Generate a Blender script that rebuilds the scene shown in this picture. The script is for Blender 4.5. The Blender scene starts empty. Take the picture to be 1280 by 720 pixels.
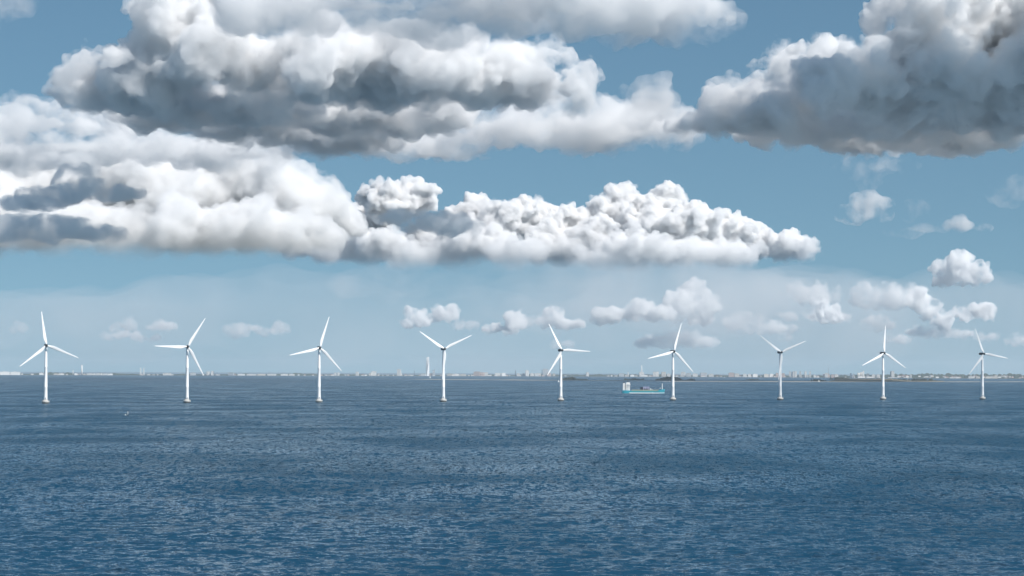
import bpy, bmesh, math, random, time
import numpy as np
from mathutils import Vector, Matrix

T0 = time.time()
sc = bpy.context.scene
C = sc.collection

# ------------------------------------------------------------------ camera
F = 3160.0            # focal length in pixels of a 1280 wide frame
HC = 35.2             # eye height above the water, metres
cd = bpy.data.cameras.new('camera')
cam = bpy.data.objects.new('camera', cd)
C.objects.link(cam)
cd.sensor_width = 36.0
cd.lens = 36.0 * F / 1280.0
cd.clip_start = 1.0
cd.clip_end = 600000.0
PITCH = math.atan((466.2 - 360.0) / F)
ROLL = math.radians(0.172)
RC = Matrix.Rotation(math.pi / 2 + PITCH, 3, 'X') @ Matrix.Rotation(ROLL, 3, 'Z')
cam.matrix_world = Matrix.Translation((0, 0, HC)) @ RC.to_4x4()
sc.camera = cam

# ------------------------------------------------------------------ sky and sun
SUN_EL = math.radians(46)
SUN_AZ = math.radians(132)          # from +Y (view direction) clockwise: behind and to the right
SD = Vector((math.sin(SUN_AZ) * math.cos(SUN_EL), math.cos(SUN_AZ) * math.cos(SUN_EL), math.sin(SUN_EL)))
world = bpy.data.worlds.new('World')
sc.world = world
world.use_nodes = True
wt = world.node_tree
bg = wt.nodes['Background']
sky = wt.nodes.new('ShaderNodeTexSky')
sky.sky_type = 'NISHITA'
sky.sun_disc = False
sky.sun_elevation = SUN_EL
sky.sun_rotation = SUN_AZ
sky.altitude = 300
sky.air_density = 1.0
sky.dust_density = 0.5
sky.ozone_density = 2.0
tcw = wt.nodes.new('ShaderNodeTexCoord')
lift = wt.nodes.new('ShaderNodeVectorMath'); lift.operation = 'ADD'
lift.inputs[1].default_value = (0, 0, 0.12)      # thins the yellow horizon band of the clear-air model
nrm = wt.nodes.new('ShaderNodeVectorMath'); nrm.operation = 'NORMALIZE'
tint = wt.nodes.new('ShaderNodeMix'); tint.data_type = 'RGBA'; tint.blend_type = 'MULTIPLY'
tint.inputs['Factor'].default_value = 1.0
tint.inputs[7].default_value = (0.80, 1.02, 0.99, 1)
wt.links.new(tcw.outputs['Generated'], lift.inputs[0])
wt.links.new(lift.outputs[0], nrm.inputs[0])
wt.links.new(nrm.outputs[0], sky.inputs[0])
wt.links.new(sky.outputs[0], tint.inputs[6])
wt.links.new(tint.outputs[2], bg.inputs[0])
bg.inputs[1].default_value = 0.08

sl = bpy.data.lights.new('sun', 'SUN')
so = bpy.data.objects.new('sun', sl)
C.objects.link(so)
sl.energy = 5.0
sl.angle = math.radians(0.53)
sl.color = (1.0, 0.952, 0.905)
so.rotation_euler = (-SD).to_track_quat('-Z', 'Y').to_euler()

sc.view_settings.view_transform = 'Standard'
sc.view_settings.look = 'None'
sc.view_settings.gamma = 1.0
sc.view_settings.exposure = 0.12
cy = sc.cycles
cy.use_denoising = True
cy.max_bounces = 16
cy.volume_bounces = 10
cy.transparent_max_bounces = 64

# ------------------------------------------------------------------ helpers
CAM = Vector((0, 0, HC))
rng = np.random.default_rng(7)
random.seed(11)

def P(px, py, D):
    """point at depth D (metres along the view) seen where the photograph shows it"""
    v = RC @ Vector(((px - 640) / F, -(py - 360) / F, -1))
    return CAM + v * (D / v.y)

def X(px, D):
    return P(px, 466, D).x

def Z(px, py, D):
    return P(px, py, D).z

def depth_on_water(px, py):
    v = RC @ Vector(((px - 640) / F, -(py - 360) / F, -1))
    return v.y * (-HC / v.z)

def link(o, parent=None):
    C.objects.link(o)
    if parent is not None:
        o.parent = parent
    return o

def mesh_obj(name, verts, faces, mat, parent=None, smooth=False, loc=None):
    me = bpy.data.meshes.new(name)
    me.from_pydata([tuple(v) for v in verts], [], [tuple(f) for f in faces])
    me.update()
    if smooth:
        me.polygons.foreach_set('use_smooth', [True] * len(me.polygons))
    for m in (mat if isinstance(mat, (list, tuple)) else [mat]):
        me.materials.append(m)
    o = bpy.data.objects.new(name, me)
    if loc is not None:
        o.location = loc
    return link(o, parent)

def bm_obj(name, bm, mat, parent=None, smooth=False, loc=None):
    bmesh.ops.recalc_face_normals(bm, faces=bm.faces)
    me = bpy.data.meshes.new(name)
    bm.to_mesh(me)
    bm.free()
    if smooth:
        me.polygons.foreach_set('use_smooth', [True] * len(me.polygons))
    for m in (mat if isinstance(mat, (list, tuple)) else [mat]):
        me.materials.append(m)
    o = bpy.data.objects.new(name, me)
    if loc is not None:
        o.location = loc
    return link(o, parent)

def empty(name, loc, rz=0.0):
    o = bpy.data.objects.new(name, None)
    o.location = loc
    o.rotation_euler = (0, 0, rz)
    o.empty_display_size = 1
    return link(o)

def tag(o, label=None, cat=None, group=None, kind=None):
    if label: o['label'] = label
    if cat: o['category'] = cat
    if group: o['group'] = group
    if kind: o['kind'] = kind
    return o

def box(bm, x0, x1, y0, y1, z0, z1, taper=0.0):
    t = taper
    v = [bm.verts.new(p) for p in ((x0, y0, z0), (x1, y0, z0), (x1, y1, z0), (x0, y1, z0),
                                   (x0 + t, y0 + t, z1), (x1 - t, y0 + t, z1), (x1 - t, y1 - t, z1), (x0 + t, y1 - t, z1))]
    for f in ((3, 2, 1, 0), (4, 5, 6, 7), (0, 1, 5, 4), (1, 2, 6, 5), (2, 3, 7, 6), (3, 0, 4, 7)):
        bm.faces.new([v[i] for i in f])

def tube(bm, a, b, r0, r1, n=8):
    a, b = Vector(a), Vector(b)
    q = (b - a).to_track_quat('Z', 'Y')
    ra, rb = [], []
    for i in range(n):
        t = 2 * math.pi * i / n
        d = q @ Vector((math.cos(t), math.sin(t), 0))
        ra.append(bm.verts.new(a + d * r0)); rb.append(bm.verts.new(b + d * r1))
    for i in range(n):
        j = (i + 1) % n
        bm.faces.new((ra[i], ra[j], rb[j], rb[i]))
    bm.faces.new(ra[::-1]); bm.faces.new(rb)

def lathe(bm, prof, n=32, cx=0.0, cy_=0.0):
    rings = []
    for r, z in prof:
        rings.append([bm.verts.new((cx + r * math.cos(2 * math.pi * i / n), cy_ + r * math.sin(2 * math.pi * i / n), z)) for i in range(n)])
    for a, b in zip(rings, rings[1:]):
        for i in range(n):
            j = (i + 1) % n
            bm.faces.new((a[i], a[j], b[j], b[i]))
    bm.faces.new(rings[0][::-1]); bm.faces.new(rings[-1])

def pmat(name, col, rough=0.6, metallic=0.0, var=0.12, scale=0.6, spec=0.4):
    """painted / built surface with a little procedural unevenness of colour and gloss"""
    m = bpy.data.materials.new(name); m.use_nodes = True
    t = m.node_tree; b = t.nodes['Principled BSDF']
    tc = t.nodes.new('ShaderNodeTexCoord')
    nz = t.nodes.new('ShaderNodeTexNoise'); nz.inputs['Scale'].default_value = scale; nz.inputs['Detail'].default_value = 4
    mx = t.nodes.new('ShaderNodeMix'); mx.data_type = 'RGBA'
    mx.inputs[6].default_value = (*[c * (1 - var) for c in col], 1)
    mx.inputs[7].default_value = (*[min(1, c * (1 + var * .6)) for c in col], 1)
    t.links.new(tc.outputs['Object'], nz.inputs['Vector'])
    t.links.new(nz.outputs[0], mx.inputs['Factor'])
    t.links.new(mx.outputs[2], b.inputs['Base Color'])
    b.inputs['Roughness'].default_value = rough
    b.inputs['Metallic'].default_value = metallic
    b.inputs['Specular IOR Level'].default_value = spec
    return m

# ------------------------------------------------------------------ water
def sea_material():
    m = bpy.data.materials.new('sea_water'); m.use_nodes = True
    t = m.node_tree; N = t.nodes; L = t.links
    N.clear()
    outn = N.new('ShaderNodeOutputMaterial'); mixs = N.new('ShaderNodeMixShader')
    body = N.new('ShaderNodeBsdfDiffuse'); gl = N.new('ShaderNodeBsdfGlossy'); gl.inputs['Color'].default_value = (.84, .95, 1, 1); fr = N.new('ShaderNodeFresnel'); fr.inputs['IOR'].default_value = 1.333
    geo = N.new('ShaderNodeNewGeometry')
    def noise(scale_xyz, detail, rough=0.55, dist=0.0):
        mp = N.new('ShaderNodeMapping'); mp.inputs['Scale'].default_value = scale_xyz
        mp.inputs['Rotation'].default_value = (0, 0, math.radians(8))
        nz = N.new('ShaderNodeTexNoise'); nz.inputs['Scale'].default_value = 1.0
        nz.inputs['Detail'].default_value = detail; nz.inputs['Roughness'].default_value = rough
        nz.inputs['Distortion'].default_value = dist
        L.new(geo.outputs['Position'], mp.inputs['Vector']); L.new(mp.outputs[0], nz.inputs['Vector'])
        return nz
    def math_(op, a, b_, clamp=False):
        n = N.new('ShaderNodeMath'); n.operation = op; n.use_clamp = clamp
        for i, v in enumerate((a, b_)):
            if isinstance(v, (int, float)): n.inputs[i].default_value = v
            else: L.new(v, n.inputs[i])
        return n.outputs[0]
    def mrange(v, a, b_, c, d):
        n = N.new('ShaderNodeMapRange')
        n.inputs[1].default_value = a; n.inputs[2].default_value = b_; n.inputs[3].default_value = c; n.inputs[4].default_value = d
        L.new(v, n.inputs[0]); return n.outputs[0]
    # slope of the wind sea: crests lie across the view, so the pattern is stretched along x
    w1 = noise((0.50, 0.72, 1), 4.0, 0.72)
    w3 = noise((0.006, 0.012, 1), 3.0, 0.7)
    w2 = noise((0.20, 0.055, 1), 4.0, 0.75)
    gust = noise((0.010, 0.0055, 1), 5.0, 0.62, 0.5)
    gust2 = noise((0.0005, 0.0008, 1), 3.0, 0.6, 0.3)
    def centred(nz, k):
        s = N.new('ShaderNodeVectorMath'); s.operation = 'SUBTRACT'; s.inputs[1].default_value = (.5, .5, .5)
        L.new(nz.outputs['Color'], s.inputs[0])
        s2 = N.new('ShaderNodeVectorMath'); s2.operation = 'MULTIPLY'; s2.inputs[1].default_value = (k * .7, k, 0)
        L.new(s.outputs[0], s2.inputs[0]); return s2.outputs[0]
    add = N.new('ShaderNodeVectorMath'); add.operation = 'ADD'
    add0 = N.new('ShaderNodeVectorMath'); add0.operation = 'ADD'
    L.new(centred(w1, 2.3), add0.inputs[0]); L.new(centred(w2, 1.5), add0.inputs[1])
    L.new(add0.outputs[0], add.inputs[0]); L.new(centred(w3, .6), add.inputs[1])
    # wave groups farther out: trains of crests that read as one glint each
    sep = N.new('ShaderNodeSeparateXYZ'); L.new(geo.outputs['Position'], sep.inputs[0])
    wA = noise((0.55, 0.10, 1), 2.0, 0.7); wB = noise((0.30, 0.024, 1), 2.0, 0.7); wC = noise((0.22, 0.010, 1), 2.0, 0.7)
    mA = math_('MULTIPLY', mrange(sep.outputs[1], 480, 800, .25, 1), mrange(sep.outputs[1], 1300, 2000, 1, 0))
    mB = math_('MULTIPLY', mrange(sep.outputs[1], 900, 1500, 0, 1), mrange(sep.outputs[1], 2600, 3600, 1, 0))
    mC = mrange(sep.outputs[1], 1900, 3000, 0, 1)
    acc = add.outputs[0]
    for wn, mk, kk in ((wA, mA, 2.0), (wB, mB, 2.2), (wC, mC, 2.2)):
        sx_ = N.new('ShaderNodeVectorMath'); sx_.operation = 'SCALE'; L.new(centred(wn, kk), sx_.inputs[0]); L.new(mk, sx_.inputs['Scale'])
        a2 = N.new('ShaderNodeVectorMath'); a2.operation = 'ADD'; L.new(acc, a2.inputs[0]); L.new(sx_.outputs[0], a2.inputs[1]); acc = a2.outputs[0]
    amp = mrange(gust.outputs[0], .35, .65, .7, 1.3)
    sc_ = N.new('ShaderNodeVectorMath'); sc_.operation = 'SCALE'
    L.new(acc, sc_.inputs[0]); L.new(amp, sc_.inputs['Scale'])
    nn = N.new('ShaderNodeVectorMath'); nn.operation = 'ADD'
    L.new(geo.outputs['Normal'], nn.inputs[0]); L.new(sc_.outputs[0], nn.inputs[1])
    nr = N.new('ShaderNodeVectorMath'); nr.operation = 'NORMALIZE'
    L.new(nn.outputs[0], nr.inputs[0]); 
    for nd in (body, gl, fr): L.new(nr.outputs[0], nd.inputs['Normal'])
    # body colour: deep blue with greener, shallower streaks
    mx = N.new('ShaderNodeMix'); mx.data_type = 'RGBA'
    mx.inputs[6].default_value = (0.006, 0.042, 0.088, 1)
    mx.inputs[7].default_value = (0.012, 0.060, 0.104, 1)
    L.new(gust2.outputs[0], mx.inputs['Factor'])
    # scattered whitecaps
    cap = noise((0.35, 0.55, 1), 3.0, 0.7)
    capg = noise((0.03, 0.05, 1), 2.0)
    cm = math_('MULTIPLY', mrange(cap.outputs[0], .70, .75, 0, 1), mrange(capg.outputs[0], .53, .60, 0, 1))
    mc = N.new('ShaderNodeMix'); mc.data_type = 'RGBA'
    L.new(cm, mc.inputs['Factor']); L.new(mx.outputs[2], mc.inputs[6]); mc.inputs[7].default_value = (.7, .74, .76, 1)
    L.new(mc.outputs[2], body.inputs['Color'])
    L.new(mrange(gust.outputs[0], .3, .7, .14, .22), gl.inputs['Roughness'])
    # a rough sea hides its own grazing facets, so its reflectance levels off towards the horizon
    fac = math_('MULTIPLY', fr.outputs[0], mrange(gust.outputs[0], .40, .60, .34, 1.2))
    fac2 = math_('MULTIPLY', fac, math_('SUBTRACT', 1.0, cm), True)
    L.new(fac2, mixs.inputs[0]); L.new(body.outputs[0], mixs.inputs[1]); L.new(gl.outputs[0], mixs.inputs[2])
    L.new(mixs.outputs[0], outn.inputs['Surface'])
    return m

def build_sea():
    """one sheet: a fine wave field out to a few kilometres, coarser and flat from there to the horizon"""
    yp = np.concatenate([np.linspace(330, 60, 520), np.linspace(59.3, 14, 110), np.geomspace(13.5, 0.45, 40)])
    D = HC * F / yp
    nx = 620
    u = np.linspace(-1, 1, nx)
    half = D * (640 / F) * 1.25 + 60
    half = np.where(D > 20000, half * (1 + (D - 20000) / 60000), half)
    XX = u[None, :] * half[:, None]
    YY = np.repeat(D[:, None], nx, 1)
    ZZ = np.zeros_like(XX)
    r = np.random.default_rng(5)
    drow = np.abs(np.gradient(D))[:, None]
    for i in range(46):
        lam = float(np.exp(r.uniform(math.log(1.8), math.log(14))))
        th = r.normal(math.radians(100), 0.55)
        k = 2 * math.pi / lam
        a = 0.0085 * lam ** 0.75 * r.uniform(.6, 1.2)
        damp = np.clip(lam / (2.2 * drow), 0, 1) ** 2
        ph = r.uniform(0, 6.28)
        s = np.sin(k * (XX * math.cos(th) + YY * math.sin(th)) + ph + .6 * np.sin(XX * .021 + YY * .013 + i))
        ZZ += a * damp * (s + .25 * np.cos(2 * k * (XX * math.cos(th) + YY * math.sin(th)) + 2 * ph))
    verts = np.stack([XX, YY, ZZ], -1).reshape(-1, 3)
    ny = len(D)
    idx = np.arange(nx * ny).reshape(ny, nx)
    q = np.stack([idx[:-1, :-1], idx[:-1, 1:], idx[1:, 1:], idx[1:, :-1]], -1).reshape(-1, 4)
    # the near apron and the sides, flat, so the sheet goes on outside the frame
    base = len(verts)
    me = bpy.data.meshes.new('sea')
    me.vertices.add(len(verts)); me.vertices.foreach_set('co', verts.ravel())
    me.loops.add(q.size); me.loops.foreach_set('vertex_index', q.ravel())
    me.polygons.add(len(q)); me.polygons.foreach_set('loop_start', np.arange(0, q.size, 4)); me.polygons.foreach_set('loop_total', np.full(len(q), 4))
    me.polygons.foreach_set('use_smooth', np.ones(len(q), bool))
    me.update(); me.validate()
    me.materials.append(sea_material())
    o = link(bpy.data.objects.new('sea', me))
    tag(o, 'deep blue choppy sea with light and dark wind streaks', None, None, 'structure')
    # the same water beyond the finely cut sheet
    a = 900.0
    far = 260000.0
    vs = [(-far, -4000, -.6), (far, -4000, -.6), (far, far, -.6), (-far, far, -.6)]
    o2 = mesh_obj('open_water', vs, [(0, 1, 2, 3)], me.materials[0])
    tag(o2, 'open water around the strait', None, None, 'structure')
build_sea()

# ------------------------------------------------------------------ land on the far shore
def coast_D(px):
    return float(np.interp(px, [-400, 0, 640, 900, 1100, 1280, 1700], [24500, 24500, 27000, 25500, 22500, 20500, 19500]))

m_land = pmat('shore_grass', (0.055, 0.062, 0.05), .9, var=.4, scale=.004)
m_sand = pmat('pale_sand', (0.52, 0.47, 0.38), .9, var=.2, scale=.01)
m_marsh = pmat('dry_marsh_grass', (0.17, 0.14, 0.085), .95, var=.4, scale=.02)
m_wood = pmat('far_foliage', (0.045, 0.062, 0.035), .9, var=.5, scale=.03)
m_wood2 = pmat('island_foliage', (0.030, 0.040, 0.026), .9, var=.5, scale=.05)

pts = [(px, coast_D(px)) for px in range(-400, 1701, 20)]
vv, ff = [], []
for i, (px, D) in enumerate(pts):
    D += 120 * math.sin(px * .05) + 80 * math.sin(px * .13 + 1)
    for k, (dd, z) in enumerate(((0, -.4), (60, 1.2), (900, 3.0), (9000, 5.0))):
        vv.append((X(px, D + dd), D + dd, z))
    if i:
        for k in range(3):
            a = (i - 1) * 4 + k; b = i * 4 + k
            ff.append((a, b, b + 1, a + 1))
land = mesh_obj('land', vv, ff, m_land)
tag(land, 'low green far shore across the strait', None, None, 'structure')

def ridge(name, x0, x1, step, dist_off, hfun, mat, label, depth=500):
    """bumpy band of far tree crowns: a height field with several rows"""
    xs = np.arange(x0, x1 + step, step)
    rows = [0, .25, .55, 1.0]
    vs, fs = [], []
    for i, px in enumerate(xs):
        D = coast_D(px) + dist_off
        for k, q in enumerate(rows):
            h = hfun(px) * (0.25, .8, 1.0, .3)[k] * (1 + rng.uniform(-.22, .22)) + 1.5
            dd = depth * q + rng.uniform(-20, 20)
            vs.append((X(px, D + dd), D + dd, h if k else 1.0))
        if i:
            for k in range(3):
                a = (i - 1) * 4 + k; b = i * 4 + k
                fs.append((a, b, b + 1, a + 1))
    o = mesh_obj(name, vs, fs, mat)
    tag(o, label, None, None, 'stuff')
    return o

def h_left(px): return 13 + 5 * math.sin(px * .021) + 4 * math.sin(px * .083 + 2) + 3 * math.sin(px * .31)
def h_right(px):
    return float(np.interp(px, [700, 760, 900, 1040, 1120, 1160, 1230, 1260, 1290, 1500], [16, 20, 18, 20, 30, 36, 32, 36, 30, 26])) + 3 * math.sin(px * .17) + 2 * math.sin(px * .43)
ridge('shore_woods', -380, 720, 1.6, 500, h_left, m_wood, 'hazy wooded band along the far shore behind the waterfront')
ridge('shore_woods', 690, 1680, 1.6, 700, h_right, m_wood, 'hazy wooded rise behind the houses on the far shore')

# long low sandbank and the islands on it
def sandbank(name, samples, mat, label, width=45, z=.45):
    vs, fs = [], []
    for i, (px, py, wd) in enumerate(samples):
        D = depth_on_water(px, py)
        for k, (dd, zz) in enumerate(((-.5, -.3), (-.3, z), (.3, z * 1.1), (.5, -.3))):
            vs.append((X(px, D + dd * width * wd), D + dd * width * wd, zz))
        if i:
            for k in range(3):
                a = (i - 1) * 4 + k; b = i * 4 + k
                fs.append((a, b, b + 1, a + 1))
    return tag(mesh_obj(name, vs, fs, mat), label, None, None, 'structure')

def line_y(px):
    return float(np.interp(px, [420, 560, 690, 830, 1000, 1280, 1500], [473.6, 474.4, 475.3, 476.6, 477.2, 477.3, 477.9]))
smp = []
for px in np.arange(430, 1500, 6.0):
    wd = 18 * min(1, (px - 425) / 120) * (0.8 + .35 * math.sin(px * .09) * math.sin(px * .031 + 1)) * (1.0 if px < 720 else .75)
    smp.append((px, line_y(px), wd))
sandbank('sandbank', smp, m_sand, 'thin pale sandbank lying across the strait in front of the city')

def island(x0, x1, y, hpx_fun, mat_top, label, name='island', depth=300):
    """low mound covered in trees: soil skirt plus many crown lumps joined as woodland"""
    xs = np.arange(x0, x1 + .01, 1.0)
    bm = bmesh.new()
    D0 = depth_on_water((x0 + x1) / 2, y)
    u = D0 / F
    for px in xs:
        h = hpx_fun(px) * u
        if h <= .3: continue
        for k in range(3):
            cx = X(px + rng.uniform(-.7, .7), D0); cyy = D0 + rng.uniform(0, depth)
            hh = h * rng.uniform(.75, 1.05)
            r = max(2.2, min(6.5, hh * .45)) * rng.uniform(.8, 1.25)
            mt = Matrix.Translation((cx, cyy, max(hh - r * .8, .3))) @ Matrix.Diagonal((r * 1.25, r * 1.2, r * .9, 1))
            ret = bmesh.ops.create_icosphere(bm, subdivisions=1, radius=1, matrix=mt)
            for v in ret['verts']:
                v.co += Vector(rng.uniform(-.18, .18, 3) * r)
            # trunk zone below the crown
            box(bm, cx - r * .8, cx + r * .8, cyy - r * .5, cyy + r * .5, -.3, max(hh - r * .6, .5))
    o = bm_obj(name, bm, mat_top)
    tag(o, label, None, None, 'stuff')
    return o

def mound(a, b, pk, top, flat=.5):
    def f(px):
        if px < a or px > b: return 0
        q = (px - a) / (b - a)
        return top * min(1, math.sin(math.pi * q ** pk) * (1 + flat)) + .25 * math.sin(px * 1.3)
    return f
def isl1(px): return 1.6 * math.sin(math.pi * min(1, max(0, (px - 703) / 42.0))) + (2.9 if 707 < px < 716 else (2.2 if 704 < px < 719 else 0)) * .9
island(703, 736, 475.0, isl1, m_wood2, 'dark wooded islet with a tall clump of trees beside the fifth mast', 'islet_woods')
def isl2(px): return min(4.4, max(0, (px - 820) * .33), max(0, (857 - px) * .42)) + .3 * math.sin(px)
island(820, 857, 475.6, isl2, m_wood2, 'broad dark wooded island with a flat crown behind a turbine tower', 'island_woods')
def isl3(px): return min(2.8, max(0, (px - 861) * .6), max(0, (870 - px) * .9))
island(856, 870, 475.8, lambda p: max(isl3(p), .7), m_wood2, 'small round dark islet off the end of the broad wooded island', 'islet_woods')
island(784, 806, 475.0, lambda p: 1.2 + 1.1 * max(0, math.sin(p * .5)), m_wood2, 'thin line of dark bushes on the sandbank behind the cargo ship', 'bushes')
island(938, 948, 475.2, lambda p: 1.5, m_wood2, 'low dark bush patch alone on the open water', 'bushes')
def isl4(px): return min(3.2, max(0, (px - 1042) * .6), max(.8, (1075 - px) * .12 + .9))
island(1043, 1075, 474.8, isl4, m_wood2, 'dark tree covered hump at the end of the brown marsh island', 'island_woods')
island(1022, 1034, 476.6, lambda p: 2.6 if p < 1028 else 1.6, m_wood2, 'pair of dark bushes off the tip of the marsh island', 'bushes')
island(1123, 1134, 476.6, lambda p: min(2.8, (p - 1121) * .9, (1136 - p) * .9), m_wood2, 'dark round tree clump on the brown marsh island', 'island_woods')
island(1146, 1168, 476.2, lambda p: 1.2 + 2.2 * max(0, math.sin(p * .62)), m_wood2, 'row of separate dark trees past the marsh island', 'island_woods')
island(1170, 1176, 476.4, lambda p: 1.1, m_wood2, 'last low bush past the row of dark trees', 'bushes')
mv, mf = [], []
for i, px in enumerate(np.arange(1036, 1182, 3.0)):
    D = depth_on_water(px, 477.0)
    u = D / F
    hh = min(3.4, max(.3, (px - 1036) * .25), max(.3, (1140 - px) * .12 + .4)) * u * rng.uniform(.85, 1.1)
    for dd, z in ((0, -.3), (25, hh * .30), (300, hh * .65), (900, hh * .95), (1200, -.3)):
        mv.append((X(px, D + dd), D + dd, z))
    if i:
        for k in range(4):
            a = (i - 1) * 5 + k; b = i * 5 + k
            mf.append((a, b, b + 1, a + 1))
tag(mesh_obj('marsh_island', mv, mf, m_marsh), 'long low brown grassy island', None, None, 'structure')

# ------------------------------------------------------------------ air over the water
def build_haze():
    bm = bmesh.new()
    box(bm, -16000, 16000, -500, 62000, -3.0, 330)
    m = bpy.data.materials.new('haze_air'); m.use_nodes = True
    t = m.node_tree; t.nodes.clear()
    out = t.nodes.new('ShaderNodeOutputMaterial')
    v = t.nodes.new('ShaderNodeVolumePrincipled')
    v.inputs['Color'].default_value = (.80, .92, 1.0, 1)
    v.inputs['Density'].default_value = 1.8e-5
    v.inputs['Anisotropy'].default_value = 0.0
    t.links.new(v.outputs[0], out.inputs['Volume'])
    o = bm_obj('haze', bm, m)
    tag(o, 'pale blue haze over the strait', None, None, 'stuff')
build_haze()

# ------------------------------------------------------------------ clouds: hulls filled with scattering vapour
def _ico(n):
    b = bmesh.new(); bmesh.ops.create_icosphere(b, subdivisions=n, radius=1)
    r = (np.array([v.co[:] for v in b.verts]), np.array([[v.index for v in f.verts] for f in b.faces])); b.free()
    return r
ICO = [_ico(3), _ico(2), _ico(1), _ico(1)]

def vapour(name, mfp, nscale=None, lo=.40, hi=.60, detail=5.0, step=.3, g=0.0, zfade=None):
    m = bpy.data.materials.new(name); m.use_nodes = True
    t = m.node_tree; t.nodes.clear()
    out = t.nodes.new('ShaderNodeOutputMaterial'); v = t.nodes.new('ShaderNodeVolumeScatter')
    v.inputs['Color'].default_value = (1, 1, 1, 1)
    v.inputs['Density'].default_value = 1 / mfp
    v.inputs['Anisotropy'].default_value = g
    t.links.new(v.outputs[0], out.inputs['Volume'])
    if nscale:
        tc = t.nodes.new('ShaderNodeTexCoord'); nz = t.nodes.new('ShaderNodeTexNoise')
        nz.inputs['Scale'].default_value = 1 / nscale; nz.inputs['Detail'].default_value = detail; nz.inputs['Roughness'].default_value = .62
        mr = t.nodes.new('ShaderNodeMapRange')
        mr.inputs[1].default_value = lo; mr.inputs[2].default_value = hi; mr.inputs[3].default_value = 0; mr.inputs[4].default_value = 1 / mfp
        t.links.new(tc.outputs['Object'], nz.inputs['Vector']); t.links.new(nz.outputs[0], mr.inputs[0]); t.links.new(mr.outputs[0], v.inputs['Density'])
        m.cycles.volume_step_rate = step
        if zfade:
            sp = t.nodes.new('ShaderNodeSeparateXYZ'); zr = t.nodes.new('ShaderNodeMapRange'); ml = t.nodes.new('ShaderNodeMath'); ml.operation = 'MULTIPLY'
            zr.inputs[1].default_value = zfade[0]; zr.inputs[2].default_value = zfade[1]; zr.inputs[3].default_value = zfade[2]; zr.inputs[4].default_value = 1
            t.links.new(tc.outputs['Object'], sp.inputs[0]); t.links.new(sp.outputs[2], zr.inputs[0])
            pw = t.nodes.new('ShaderNodeMath'); pw.operation = 'POWER'; pw.inputs[1].default_value = 2.3
            t.links.new(zr.outputs[0], pw.inputs[0])
            t.links.new(mr.outputs[0], ml.inputs[0]); t.links.new(pw.outputs[0], ml.inputs[1]); t.links.new(ml.outputs[0], v.inputs['Density'])
    return m

def islands(me):
    nv = len(me.vertices); e = np.empty(len(me.edges) * 2, np.int64); me.edges.foreach_get('vertices', e); e = e.reshape(-1, 2)
    lab = np.arange(nv)
    while True:
        m_ = np.minimum(lab[e[:, 0]], lab[e[:, 1]])
        new = lab.copy(); np.minimum.at(new, e[:, 0], m_); np.minimum.at(new, e[:, 1], m_)
        new = new[new]
        if (new == lab).all(): break
        lab = new
    q = np.empty(len(me.loops), np.int64); me.loops.foreach_get('vertex_index', q); q = q.reshape(-1, 4)
    fl = lab[q[:, 0]]
    u, c = np.unique(fl, return_counts=True)
    return [q[fl == u[i]] for i in np.argsort(-c)]

def keep(me, q):
    co = np.empty(len(me.vertices) * 3); me.vertices.foreach_get('co', co); co = co.reshape(-1, 3)
    u, inv = np.unique(q.ravel(), return_inverse=True)
    m = bpy.data.meshes.new(me.name); m.from_pydata(co[u].tolist(), [], inv.reshape(-1, 4).tolist()); m.materials.append(me.materials[0])
    m.polygons.foreach_set('use_smooth', [True] * len(m.polygons)); m.update()
    return m

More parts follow.
